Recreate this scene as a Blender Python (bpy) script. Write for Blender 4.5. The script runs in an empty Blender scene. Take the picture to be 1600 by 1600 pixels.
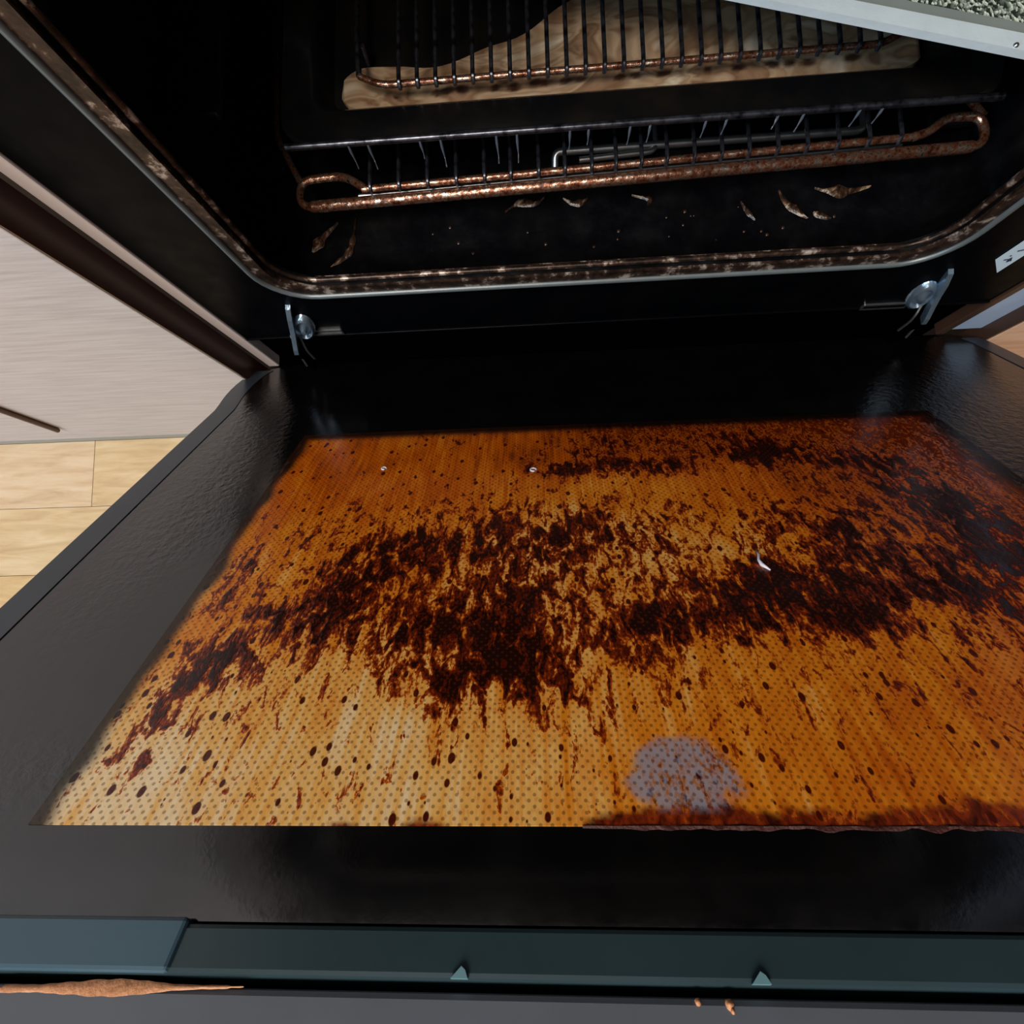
import bpy, bmesh, math, random
from mathutils import Vector, Matrix, noise
random.seed(7)
S = bpy.context.scene
C = S.collection
PI = math.pi
H = 0.145            # height of the door hinge line above the floor

# ------------------------------------------------------------------ camera
cam_d = bpy.data.cameras.new('camera'); cam = bpy.data.objects.new('camera', cam_d); C.objects.link(cam)
right = Vector((0.99803, -0.02513, -0.05749)); up = Vector((0.03076, 0.99458, 0.09930)); back = Vector((0.05469, -0.10087, 0.99340))
M3 = Matrix((right, up, back)).transposed()
cam.matrix_world = Matrix.Translation((-0.04515, -0.17806, 0.42127 + H)) @ M3.to_4x4()
cam_d.sensor_width = 36; cam_d.lens = 18.0; cam_d.clip_start = 0.005; cam_d.clip_end = 50
S.camera = cam

# ------------------------------------------------------------------ light and exposure
w = bpy.data.worlds.new('room'); S.world = w; w.use_nodes = True
bg = w.node_tree.nodes['Background']; bg.inputs[0].default_value = (0.80, 0.88, 1.0, 1); bg.inputs[1].default_value = 0.12
def area(name, loc, target, size, power, col):
    l = bpy.data.lights.new(name, 'AREA'); l.shape = 'RECTANGLE'; l.size, l.size_y = size; l.energy = power; l.color = col
    o = bpy.data.objects.new(name, l); C.objects.link(o); o.location = loc
    o.rotation_euler = (Vector(target) - Vector(loc)).to_track_quat('-Z', 'Y').to_euler(); return o
area('ceiling_light', (-0.55, -0.95, 2.35), (-0.2, -0.25, 0.2), (0.9, 0.9), 42, (1.0, 0.92, 0.82))
area('window_daylight', (-1.9, -1.3, 1.5), (0.1, 0.0, 0.25), (1.0, 1.2), 30, (0.62, 0.82, 1.0))
S.view_settings.view_transform = 'Standard'; S.view_settings.look = 'None'
S.view_settings.exposure = 0.35; S.view_settings.gamma = 1.0; S.view_settings.use_curve_mapping = False

# ------------------------------------------------------------------ material helpers
def lin(c):
    return tuple(((v / 255) / 12.92 if v / 255 <= 0.04045 else ((v / 255 + 0.055) / 1.055) ** 2.4) for v in c) + (1,)
class N:
    def __init__(s, name):
        s.m = bpy.data.materials.new(name); s.m.use_nodes = True; s.t = s.m.node_tree; s.b = s.t.nodes['Principled BSDF']; s._tc = None
    def n(s, typ, **k):
        x = s.t.nodes.new(typ)
        for a, v in k.items(): setattr(x, a, v)
        return x
    def l(s, a, b): s.t.links.new(a, b)
    def tc(s):
        if not s._tc: s._tc = s.n('ShaderNodeTexCoord')
        return s._tc.outputs['Object']
    def mapped(s, scale, rot=(0, 0, 0), loc=(0, 0, 0)):
        m = s.n('ShaderNodeMapping'); m.inputs['Scale'].default_value = scale; m.inputs['Rotation'].default_value = rot; m.inputs['Location'].default_value = loc
        s.l(s.tc(), m.inputs[0]); return m.outputs[0]
    def noise(s, scale, detail=4, rough=0.55, vec=None, dist=0):
        x = s.n('ShaderNodeTexNoise'); x.inputs['Scale'].default_value = scale; x.inputs['Detail'].default_value = detail
        x.inputs['Roughness'].default_value = rough; x.inputs['Distortion'].default_value = dist
        s.l(vec if vec is not None else s.tc(), x.inputs['Vector']); return x.outputs['Fac']
    def ramp(s, fac, stops, mode='LINEAR'):
        r = s.n('ShaderNodeValToRGB'); e = r.color_ramp; e.interpolation = mode
        while len(e.elements) < len(stops): e.elements.new(0.5)
        for k, (p, c) in enumerate(stops): e.elements[k].position = p; e.elements[k].color = c if len(c) == 4 else tuple(c) + (1,)
        s.l(fac, r.inputs[0]); return r.outputs[0]
    def math(s, op, a, b=None, c=None, clamp=False):
        x = s.n('ShaderNodeMath', operation=op); x.use_clamp = clamp
        for i, v in enumerate((a, b, c)):
            if v is None: continue
            if isinstance(v, (int, float)): x.inputs[i].default_value = v
            else: s.l(v, x.inputs[i])
        return x.outputs[0]
    def mix(s, fac, a, b):
        x = s.n('ShaderNodeMix', data_type='RGBA')
        for i, v in ((0, fac), (6, a), (7, b)):
            if isinstance(v, (int, float)): x.inputs[i].default_value = v
            elif isinstance(v, tuple): x.inputs[i].default_value = v
            else: s.l(v, x.inputs[i])
        return x.outputs[2]
    def attr(s, name):
        return s.n('ShaderNodeAttribute', attribute_name=name).outputs['Fac']
    def set(s, **k):
        for a, v in k.items():
            i = s.b.inputs[a.replace('_', ' ')]
            if isinstance(v, (int, float, tuple)): i.default_value = v
            else: s.l(v, i)
        return s
    def bump(s, h, strength, dist):
        b = s.n('ShaderNodeBump'); b.inputs['Strength'].default_value = strength; b.inputs['Distance'].default_value = dist
        s.l(h, b.inputs['Height']); s.l(b.outputs[0], s.b.inputs['Normal']); return s
def plain(name, col, rough=0.5, metal=0.0, nscale=60, var=0.18, bump=0.0, **k):
    x = N(name); c = lin(col); d = tuple(v * (1 - var) for v in c[:3]) + (1,)
    f = x.noise(nscale, 5)
    x.set(Base_Color=x.mix(f, d, c), Roughness=rough, Metallic=metal, **k)
    if bump: x.bump(x.noise(nscale * 3, 4), bump, 0.002)
    return x.m

MAT = {}
# black enamel of the oven, faintly blue and glossy
x = N('black_enamel'); f = x.noise(25, 6)
x.set(Base_Color=x.ramp(f, [(0.35, lin((2, 3, 5))), (0.7, lin((7, 7, 9)))]), Roughness=x.ramp(x.noise(70, 5), [(0.3, (0.25,) * 3), (0.75, (0.45,) * 3)]), Specular_IOR_Level=0.035)
x.bump(x.noise(160, 4), 0.03, 0.001); MAT['enamel'] = x.m
# cavity enamel: black with burnt brown residue
x = N('cavity_enamel'); f = x.noise(16, 7, 0.6)
x.set(Base_Color=x.ramp(f, [(0.45, lin((5, 5, 8))), (0.62, lin((12, 11, 11))), (0.78, lin((30, 20, 14)))]), Roughness=x.ramp(x.noise(60, 5), [(0.3, (0.18,) * 3), (0.7, (0.5,) * 3)]), Specular_IOR_Level=0.35)
x.bump(x.noise(120, 6), 0.3, 0.0015); MAT['cavity'] = x.m
# black door glass border with a greasy, orange-peel surface
x = N('greasy_black_glass'); f = x.noise(30, 6)
x.set(Base_Color=x.ramp(f, [(0.3, lin((5, 5, 6))), (0.75, lin((13, 11, 10)))]),
      Roughness=x.ramp(x.noise(45, 6), [(0.3, (0.10,) * 3), (0.7, (0.24,) * 3)]), Specular_IOR_Level=1.0)
g = x.attr('crust')
h = x.math('MULTIPLY', x.noise(230, 5, 0.6), x.math('ADD', x.math('MULTIPLY', g, 1.3), 0.05))
x.bump(h, 0.5, 0.0020); MAT['doorblack'] = x.m

# stained window glass
x = N('grease_stained_glass')
vec = x.mapped((1, 0.42, 1)); vec2 = x.mapped((1, 0.6, 1), loc=(0.3, 0.1, 0)); vecs = x.mapped((1, 0.06, 1))
n1 = x.noise(230, 5, 0.60, vec, 0.7); n2 = x.noise(900, 3, 0.55, vec2, 0.2); n3 = x.noise(90, 4, 0.5, vec)
st = x.noise(420, 4, 0.6, vecs)
dens = x.attr('dens'); tone = x.attr('tone'); gray = x.attr('gray'); edge = x.attr('fade')
tn = x.math('ADD', x.math('MULTIPLY_ADD', tone, 1.12, 0.04), x.math('MULTIPLY', x.math('SUBTRACT', st, 0.5), 1.05))
tn = x.math('ADD', tn, x.math('MULTIPLY', x.math('SUBTRACT', n3, 0.5), 0.7))
tn = x.math('MULTIPLY', tn, 0.66)
film = x.ramp(tn, [(0.0, lin((250, 222, 176))), (0.20, lin((244, 186, 100))), (0.42, lin((230, 138, 32))), (0.66, lin((196, 90, 8))), (0.92, lin((96, 28, 4)))])
# blotches: threshold of streaky noise against the local amount of burnt grease
s1 = x.math('ADD', x.math('MULTIPLY', n1, 0.66), x.math('ADD', x.math('MULTIPLY', n2, 0.22), x.math('MULTIPLY', n3, 0.12)))
s = x.math('ADD', s1, dens)
amt = x.math('MULTIPLY', x.math('SUBTRACT', s, 0.592), 7.5, clamp=True)
grain = x.math('MULTIPLY', x.math('SUBTRACT', x.noise(620, 4, 0.6, vec2, 0.3), 0.52), 7.0, clamp=True)
film = x.mix(x.math('MULTIPLY', x.math('MULTIPLY', grain, 0.75), x.math('ADD', x.math('MULTIPLY', tone, 0.6), 0.15, clamp=True), clamp=True), film, lin((186, 84, 14)))
red = x.attr('red')
film = x.mix(red, film, x.ramp(n1, [(0.35, lin((60, 16, 8))), (0.5, lin((122, 40, 14))), (0.7, lin((170, 66, 18)))]))
stain_col = x.ramp(amt, [(0.0, lin((214, 120, 30))), (0.30, lin((158, 62, 10))), (0.55, lin((100, 28, 6))), (1.0, lin((32, 9, 5)))])
cov = x.ramp(amt, [(0.0, (0, 0, 0)), (0.22, (1, 1, 1))])
col = x.mix(cov, film, stain_col)
# small round burnt spots
vo = x.n('ShaderNodeTexVoronoi', voronoi_dimensions='2D'); vo.inputs['Scale'].default_value = 200; vo.inputs['Randomness'].default_value = 1.0; x.l(x.mapped((1, 0.62, 1)), vo.inputs['Vector'])
sep = x.n('ShaderNodeSeparateColor'); x.l(vo.outputs['Color'], sep.inputs[0])
rad = x.math('MULTIPLY', x.math('SUBTRACT', sep.outputs[0], 0.55), 0.62)
spot = x.math('MULTIPLY', x.math('SUBTRACT', rad, vo.outputs['Distance']), 18, clamp=True)
col = x.mix(x.math('MULTIPLY', gray, 0.55), col, lin((104, 66, 44)))
col = x.mix(spot, col, lin((74, 16, 4)))
# the half-moon patch: pale grey between the spots
pale_patch = x.math('MULTIPLY', gray, x.math('SUBTRACT', 1.0, x.math('MULTIPLY', x.math('SUBTRACT', x.math('MULTIPLY_ADD', n2, 0.5, x.math('MULTIPLY', n1, 0.5)), 0.470), 9.0, clamp=True)), clamp=True)
col = x.mix(x.math('MULTIPLY', pale_patch, 0.72), col, lin((158, 158, 172)))
# printed dot screen
sx = x.n('ShaderNodeSeparateXYZ'); x.l(x.mapped((430, 430, 1), rot=(0, 0, PI / 4)), sx.inputs[0])
fx = x.math('SUBTRACT', x.math('FRACT', sx.outputs[0]), 0.5); fy = x.math('SUBTRACT', x.math('FRACT', sx.outputs[1]), 0.5)
dd_ = x.math('SQRT', x.math('ADD', x.math('MULTIPLY', fx, fx), x.math('MULTIPLY', fy, fy)))
dot = x.math('MULTIPLY', x.math('SUBTRACT', 0.27, dd_), 12, clamp=True)
dcol = x.mix(0.55, col, lin((70, 30, 8)))
col = x.mix(dot, col, dcol)
col = x.mix(edge, col, lin((12, 8, 7)))
x.set(Base_Color=col, Roughness=x.ramp(n3, [(0.3, (0.12,) * 3), (0.75, (0.32,) * 3)]), Specular_IOR_Level=0.5, Alpha=x.math('SUBTRACT', 1.0, x.math('MULTIPLY', x.math('SUBTRACT', 1.0, cov), 0.12)))
x.bump(x.math('ADD', x.math('MULTIPLY', amt, 0.6), x.math('MULTIPLY', n1, 0.5)), 0.3, 0.0007); MAT['window'] = x.m

# rusty steel wire, steel wire, chrome
x = N('burnt_steel'); f = x.noise(300, 6, 0.7)
x.set(Base_Color=x.ramp(f, [(0.38, lin((52, 26, 18))), (0.5, lin((128, 78, 54))), (0.58, lin((190, 172, 156)))]), Metallic=x.ramp(f, [(0.38, (0.5,) * 3), (0.6, (1,) * 3)]), Roughness=x.ramp(x.noise(200, 4), [(0.3, (0.10,) * 3), (0.7, (0.34,) * 3)])); x.bump(f, 0.35, 0.001); MAT['rust'] = x.m
x = N('dark_steel_wire'); f = x.noise(200, 5, 0.6)
x.set(Base_Color=x.ramp(f, [(0.35, lin((34, 34, 40))), (0.6, lin((92, 94, 104)))]), Metallic=0.9, Roughness=0.28); MAT['wire'] = x.m
MAT['steel'] = plain('worn_steel', (186, 188, 190), 0.30, 0.95, 90, 0.35)
MAT['bead'] = plain('pale_worn_bead', (112, 120, 122), 0.35, 0.35, 90, 0.35)
MAT['hinge'] = plain('zinc_plated_steel', (178, 200, 220), 0.22, 0.8, 120, 0.4, 0.15)
x = N('seal_band'); f = x.noise(110, 6, 0.65)
x.set(Base_Color=x.ramp(f, [(0.40, lin((34, 25, 20))), (0.54, lin((70, 50, 40))), (0.66, lin((196, 178, 164)))]), Metallic=0.5, Roughness=0.34); x.bump(f, 0.3, 0.001); MAT['seal'] = x.m
MAT['trim_pale'] = plain('pale_satin_trim', (222, 206, 202), 0.42, 0.0, 30, 0.06)
MAT['trim_brown'] = plain('brown_trim', (84, 60, 48), 0.35, 0.3, 60, 0.3)
MAT['edge_brown'] = plain('dark_brown_edge_banding', (74, 40, 24), 0.3, 0.0, 30, 0.35)
MAT['side_dark'] = plain('unseen_near_black_panel', (22, 22, 24), 0.5, 0.0, 30, 0.3)
MAT['edge_grey'] = plain('brushed_steel_edge', (190, 212, 244), 0.34, 0.2, 60, 0.3)
# white panel with fine horizontal grain
x = N('white_woodgrain'); f = x.noise(40, 6, 0.6, x.mapped((0.5, 1, 9)))
x.set(Base_Color=x.ramp(f, [(0.3, lin((178, 166, 163))), (0.6, lin((197, 187, 184)))]), Roughness=0.5); x.bump(f, 0.15, 0.001); MAT['white'] = x.m
x = N('peach_woodgrain'); f = x.noise(40, 6, 0.6, x.mapped((0.5, 1, 9)))
x.set(Base_Color=x.ramp(f, [(0.3, lin((208, 160, 132))), (0.6, lin((226, 184, 158)))]), Roughness=0.5); MAT['peach'] = x.m
MAT['seal_strip'] = plain('grey_green_seal', (158, 156, 148), 0.6, 0.0, 80, 0.2)
def wood(name, a, b, c):
    x = N(name); f = x.noise(14, 7, 0.6, x.mapped((1.0, 7.0, 1)), 0.6)
    x.set(Base_Color=x.ramp(f, [(0.3, lin(a)), (0.52, lin(b)), (0.72, lin(c))]), Roughness=0.42); x.bump(f, 0.08, 0.001); return x.m
MAT['wood'] = [wood('oak_plank_pale', (176, 146, 106), (194, 165, 124), (206, 181, 144)), wood('oak_plank_honey', (174, 140, 94), (192, 159, 112), (202, 173, 127)), wood('oak_plank_pinkish', (180, 149, 114), (198, 170, 136), (208, 184, 154))]
MAT['subfloor'] = plain('subfloor_dark', (70, 54, 38), 0.8)
MAT['teal'] = plain('teal_grey_reflection', (46, 64, 70), 0.3, 0.0, 18, 0.35, 0.05, Specular_IOR_Level=0.5)
MAT['teal_light'] = plain('blue_grey_reflection', (66, 92, 106), 0.34, 0.0, 18, 0.2, 0.05)
MAT['trim_grey'] = plain('dark_grey_plastic', (104, 110, 120), 0.42, 0.0, 22, 0.3, 0.05)
MAT['bevel_sheen'] = plain('dull_blue_grey_sheen', (50, 57, 66), 0.35, 0.0, 40, 0.3)
MAT['gap'] = plain('matt_black', (3, 3, 4), 0.9, Specular_IOR_Level=0.0)
MAT['clip'] = plain('pale_teal_plastic', (112, 152, 160), 0.3, 0.0, 80, 0.15)
MAT['peach_crumb_refl'] = plain('peach_crumb_reflection', (216, 150, 104), 0.55, 0.0, 160, 0.35, 0.3)
MAT['crust'] = plain('burnt_grease_crust', (74, 24, 12), 0.65, 0.0, 160, 0.7, 0.5)
MAT['white_bit'] = plain('white_fibre', (214, 214, 226), 0.4)
MAT['rim_glint'] = plain('pale_glint', (120, 130, 146), 0.05, 0.5, 60, 0.1, 0.0, Specular_IOR_Level=0.9)
# enamelled pan, foam and speckle
x = N('pan_enamel'); f = x.noise(30, 6)
x.set(Base_Color=x.ramp(f, [(0.4, lin((10, 11, 13))), (0.75, lin((26, 22, 18)))]), Roughness=0.22, Specular_IOR_Level=0.6); x.bump(x.noise(150, 4), 0.15, 0.001); MAT['pan'] = x.m
x = N('brown_cleaner_foam'); f = x.noise(24, 3, 0.45, x.mapped((0.7, 1.2, 1)), 1.6)
c0 = x.ramp(f, [(0.30, lin((58, 38, 28))), (0.38, lin((132, 104, 80))), (0.44, lin((112, 84, 62))), (0.51, lin((158, 134, 108))), (0.57, lin((138, 110, 84))), (0.68, lin((186, 172, 150)))])
x.set(Base_Color=x.mix(x.attr('spot'), c0, lin((46, 22, 14))), Roughness=0.25); x.bump(f, 0.25, 0.002); MAT['foam'] = x.m  # the dark spots are wire reflections put into the foam colour
x = N('foam_smear'); f = x.noise(120, 6, 0.6, None, 1.2)
x.set(Base_Color=x.ramp(f, [(0.38, lin((18, 12, 9))), (0.52, lin((58, 38, 26))), (0.68, lin((150, 124, 98)))]), Roughness=0.2); x.bump(f, 0.4, 0.002); MAT['smear'] = x.m
x = N('speckled_enamel'); v = x.n('ShaderNodeTexVoronoi'); v.inputs['Scale'].default_value = 900; x.l(x.mapped((1, 0.7, 1), rot=(0, 0, 0.5)), v.inputs['Vector'])
sp = x.n('ShaderNodeSeparateColor'); x.l(v.outputs['Color'], sp.inputs[0])
x.set(Base_Color=x.ramp(sp.outputs[0], [(0.2, lin((34, 42, 34))), (0.5, lin((98, 110, 98))), (0.85, lin((196, 204, 190)))]), Roughness=0.5); x.bump(v.outputs['Distance'], 0.5, 0.001); MAT['speckle'] = x.m
MAT['rim'] = plain('pale_grey_rim', (206, 218, 224), 0.3, 0.1, 60, 0.22, 0.1)
MAT['rim_inner'] = plain('grey_inner_ledge', (128, 136, 132), 0.45, 0.0, 60, 0.25)
MAT['sticker'] = plain('white_sticker', (206, 226, 240), 0.4, 0.0, 40, 0.05)
MAT['ink'] = plain('dark_ink', (28, 34, 60), 0.6)

# ------------------------------------------------------------------ geometry helpers (hinge line = origin, metres)
def finish(bm, smooth):
    bmesh.ops.recalc_face_normals(bm, faces=bm.faces)
    if smooth:
        for f in bm.faces: f.smooth = True
def box(bm, x0, x1, y0, y1, z0, z1, bev=0.0):
    r = bmesh.ops.create_cube(bm, size=1)
    vs = r['verts']
    for v in vs:
        v.co = Vector((x0 if v.co.x < 0 else x1, y0 if v.co.y < 0 else y1, z0 if v.co.z < 0 else z1))
    if bev:
        es = list({e for v in vs for e in v.link_edges})
        bmesh.ops.bevel(bm, geom=es, offset=bev, segments=2, affect='EDGES', profile=0.5)
    return vs
def tube(bm, pts, r, seg=8, closed=False, caps=True, flat=1.0):
    pts = [Vector(p) for p in pts]; n = len(pts); rings = []
    ref = None
    for i, p in enumerate(pts):
        a = pts[(i - 1) % n] if (closed or i > 0) else p
        b = pts[(i + 1) % n] if (closed or i < n - 1) else p
        t = (b - a).normalized()
        if ref is None:
            ref = Vector((0, 0, 1)) if abs(t.z) < 0.9 else Vector((0, 1, 0))
        u = (ref - t * ref.dot(t)).normalized(); ref = u; v = t.cross(u)
        rr = r[i] if isinstance(r, (list, tuple)) else r
        rings.append([bm.verts.new(p + (u * math.cos(k * 2 * PI / seg) * flat + v * math.sin(k * 2 * PI / seg)) * rr) for k in range(seg)])
    m = n if closed else n - 1
    for i in range(m):
        A, B = rings[i], rings[(i + 1) % n]
        for k in range(seg): bm.faces.new((A[k], A[(k + 1) % seg], B[(k + 1) % seg], B[k]))
    if not closed and caps:
        bm.faces.new(rings[0][::-1]); bm.faces.new(rings[-1])
def fillet(pts, r, n=5):
    pts = [Vector(p) for p in pts]; out = [pts[0]]
    for i in range(1, len(pts) - 1):
        p = pts[i]; a = (pts[i - 1] - p); b = (pts[i + 1] - p); d = min(r, a.length * 0.49, b.length * 0.49)
        A = p + a.normalized() * d; B = p + b.normalized() * d
        for k in range(n + 1):
            t = k / n; out.append(A * (1 - t) ** 2 + p * 2 * t * (1 - t) + B * t * t)
    out.append(pts[-1]); return out
def rrect(x0, x1, y0, y1, r, n=8):
    out = []
    for cx, cy, a0 in ((x1 - r, y1 - r, 0), (x0 + r, y1 - r, PI / 2), (x0 + r, y0 + r, PI), (x1 - r, y0 + r, 1.5 * PI)):
        for k in range(n + 1):
            a = a0 + k / n * PI / 2; out.append((cx + r * math.cos(a), cy + r * math.sin(a)))
    return out
def prism(bm, poly, f):
    """poly: list of (a,b); f(a,b,side) -> Vector for side 0/1"""
    A = [bm.verts.new(f(a, b, 0)) for a, b in poly]; B = [bm.verts.new(f(a, b, 1)) for a, b in poly]
    bm.faces.new(A); bm.faces.new(B[::-1]); n = len(poly)
    for k in range(n): bm.faces.new((A[k], B[k], B[(k + 1) % n], A[(k + 1) % n]))
def ring(bm, outer, inner, f, d0, d1):
    """flat ring with equal point counts, thickness d0..d1"""
    n = len(outer); L = []
    for d in (d0, d1):
        L.append(([bm.verts.new(f(a, b, d)) for a, b in outer], [bm.verts.new(f(a, b, d)) for a, b in inner]))
    (o0, i0), (o1, i1) = L
    for k in range(n):
        j = (k + 1) % n
        bm.faces.new((o0[k], o0[j], i0[j], i0[k])); bm.faces.new((o1[k], i1[k], i1[j], o1[j]))
        bm.faces.new((o0[k], o1[k], o1[j], o0[j])); bm.faces.new((i0[k], i0[j], i1[j], i1[k]))
BASE = {}
def thing(name, label, cat, base=(0, 0, 0), group=None, kind=None):
    o = bpy.data.objects.new(name, None); C.objects.link(o); o.empty_display_size = 0.05
    o.location = Vector(base) + Vector((0, 0, H)); o['label'] = label
    if cat: o['category'] = cat
    if group: o['group'] = group
    if kind: o['kind'] = kind
    BASE[o.name] = Vector(base); return o
def obj(name, bm, mat, parent=None, smooth=False, base=(0, 0, 0), label=None, cat=None, group=None, kind=None):
    finish(bm, smooth)
    b = BASE[parent.name] if parent else Vector(base)
    if b.length: bmesh.ops.translate(bm, verts=bm.verts, vec=-b)
    me = bpy.data.meshes.new(name); bm.to_mesh(me); bm.free(); me.materials.append(mat)
    if smooth: me.set_sharp_from_angle(angle=math.radians(50))
    o = bpy.data.objects.new(name, me); C.objects.link(o)
    if parent: o.parent = parent; BASE[o.name] = b
    else: o.location = b + Vector((0, 0, H)); BASE[o.name] = b
    for k, v in (('label', label), ('category', cat), ('group', group), ('kind', kind)):
        if v: o[k] = v
    return o
def dup(o, parent, off):
    c = o.copy(); C.objects.link(c); c.parent = parent; c.location = Vector(o.location) + Vector(off); BASE[c.name] = BASE[o.name]; return c
B_ = bmesh.new

# ------------------------------------------------------------------ setting: floor with planks
bm = B_(); box(bm, -1.6, 1.6, -1.7, 0.6, -H - 0.03, -H - 0.0085)
floor = obj('floor', bm, MAT['subfloor'], kind='structure', base=(0, 0, -H), label='pale oak plank floor in front of the oven')
pw = 0.0785; rnd = random.Random(3); pl = {}
for r in range(21):
    y1 = -0.0203 - r * pw
    xo = -1.6 - rnd.uniform(0, 0.5)
    while xo < 1.6:
        ln = 1.15
        key = rnd.randrange(3)
        if key not in pl:
            bm = B_(); box(bm, 0.0003, ln - 0.0003, -pw + 0.00025, -0.00025, -H - 0.009, -H, 0.0003)
            me_o = obj('plank', bm, MAT['wood'][key], floor); me_o.location = (xo, y1, 0); pl[key] = me_o
        else:
            c = pl[key].copy(); C.objects.link(c); c.parent = floor; c.location = (xo, y1, rnd.uniform(-0.0003, 0.0002))
        xo += ln

# neighbouring cabinet fronts
t = thing('cabinet_front', 'white wood-grained cabinet front left of the oven, reaching the floor', 'cabinet', (-0.6, 0.0, -H))
bm = B_(); box(bm, -1.25, -0.2862, -0.020, 0.0, -H + 0.012, 0.62, 0.0008); obj('front_panel', bm, MAT['white'], t)
bm = B_(); box(bm, -0.2866, -0.2850, -0.0196, 0.002, -H + 0.012, 0.62); obj('side_edge', bm, MAT['edge_brown'], t, label='dark brown side edge of the white panel')
bm = B_(); box(bm, -1.25, -0.30, -0.0203, 0.0, -H, -H + 0.0125); obj('bottom_seal', bm, MAT['seal_strip'], t, label='grey seal strip along the floor')
bm = B_(); tube(bm, [(-0.5622, -0.0225, -0.0909), (-0.5479, -0.0225, -0.019), (-0.530, -0.0225, 0.07)], 0.0026, 8); obj('rod', bm, MAT['edge_brown'], t, True, label='thin dark brown rod on the white panel')
t = thing('cabinet_front', 'dark cabinet front with a peach wood-grained lower panel right of the oven', 'cabinet', (0.7, 0.0, -H))
bm = B_(); box(bm, 0.3115, 1.25, -0.012, 0.004, -H, 0.085, 0.0008); obj('lower_panel', bm, MAT['peach'], t, label='peach wood-grained lower panel')
bm = B_(); box(bm, 0.3115, 1.25, -0.012, 0.004, 0.0856, 0.62, 0.0008); obj('unseen_upper_panel', bm, MAT['side_dark'], t, label='unseen near black upper panel')  # out of view; made near black to darken its reflection in the door
bm = B_(); box(bm, 0.3095, 0.3113, -0.0116, 0.004, -H, 0.62); obj('side_edge', bm, MAT['trim_brown'], t, label='brown side edge of the right cabinet front')
bm = B_(); box(bm, 0.2872, 0.3093, -0.0008, 0.0035, 0.010, 0.62); obj('filler_strip', bm, MAT['edge_grey'], t, label='blue grey brushed steel filler strip beside the oven')

# wall behind the cabinets
bm = B_(); box(bm, -1.6, 1.6, 0.60, 0.68, -H, 2.4 - H); obj('wall_back', bm, MAT['white'], kind='structure', base=(0, 0.64, -H))

# ------------------------------------------------------------------ oven body
oven = thing('built_in_oven', 'built-in oven with black enamel cavity, standing open between two cabinet fronts', 'oven', (0, 0.0, 0))
XZ = lambda a, b, d: Vector((a, d, b))
OX0, OX1, OZ0, OZ1 = -0.213, 0.203, 0.1115, 0.455
o_in = rrect(OX0, OX1, OZ0, OZ1, 0.030)
# cavity liner: rounded box going back
bm = B_(); secs = []
for y, gx, gz in ((0.000, -0.009, -0.009), (0.006, -0.009, -0.009), (0.012, 0.000, 0.0), (0.03, 0.023, 0.003), (0.38, 0.023, 0.003), (0.40, -0.004, -0.01)):
    secs.append([bm.verts.new((a, y, b)) for a, b in rrect(OX0 - gx, OX1 + gx, OZ0 - gz, OZ1 + gz, 0.030)])
for A, Bq in zip(secs, secs[1:]):
    n = len(A)
    for k in range(n): bm.faces.new((A[k], A[(k + 1) % n], Bq[(k + 1) % n], Bq[k]))
bm.faces.new(secs[-1]); obj('cavity', bm, MAT['cavity'], oven, True)
# front frame: plate around the opening
bm = B_(); outer = []
for a, b in o_in:   # project the rounded rect radially to the outer rectangle with the same point count
    outer.append((max(-0.2675, min(0.2795, (a - (-0.005)) * 1.36 + 0.006)), max(0.054, min(0.56, b))))
outer = []
nc = 9
for ci, (cx, cz) in enumerate(((0.2795, 0.56), (-0.2675, 0.56), (-0.2675, 0.054), (0.2795, 0.054))):
    outer += [(cx, cz)] * nc
inn = rrect(OX0, OX1, OZ0, OZ1, 0.030)
ring(bm, outer, inn, XZ, 0.0, 0.010); bmesh.ops.remove_doubles(bm, verts=bm.verts, dist=1e-6); obj('front_frame', bm, MAT['enamel'], oven)
# bottom lip, recess below
bm = B_(); box(bm, -0.2675, 0.2795, -0.0012, 0.010, 0.0525, 0.0545, 0.0005); obj('bottom_lip', bm, MAT['enamel'], oven)
bm = B_(); box(bm, -0.2845, 0.293, 0.014, 0.020, -0.13, 0.054); obj('lower_recess', bm, MAT['gap'], oven)
# outer shell: sides, top, back
for nm, a in (('side_panel', (-0.2845, -0.2775, 0.012, 0.45, -0.13, 0.56)), ('side_panel', (0.286, 0.293, 0.012, 0.45, -0.13, 0.56)), ('top_panel', (-0.2775, 0.286, 0.011, 0.45, 0.55, 0.56)), ('back_panel', (-0.2775, 0.286, 0.44, 0.45, -0.13, 0.55)), ('base_panel', (-0.2775, 0.286, 0.02, 0.44, -0.14, -0.13))):
    bm = B_(); box(bm, *a); obj(nm, bm, MAT['gap'], oven)
bm = B_(); box(bm, -0.2845, 0.293, -0.004, 0.012, 0.5605, 0.66, 0.003); obj('control_panel', bm, MAT['enamel'], oven)
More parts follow.
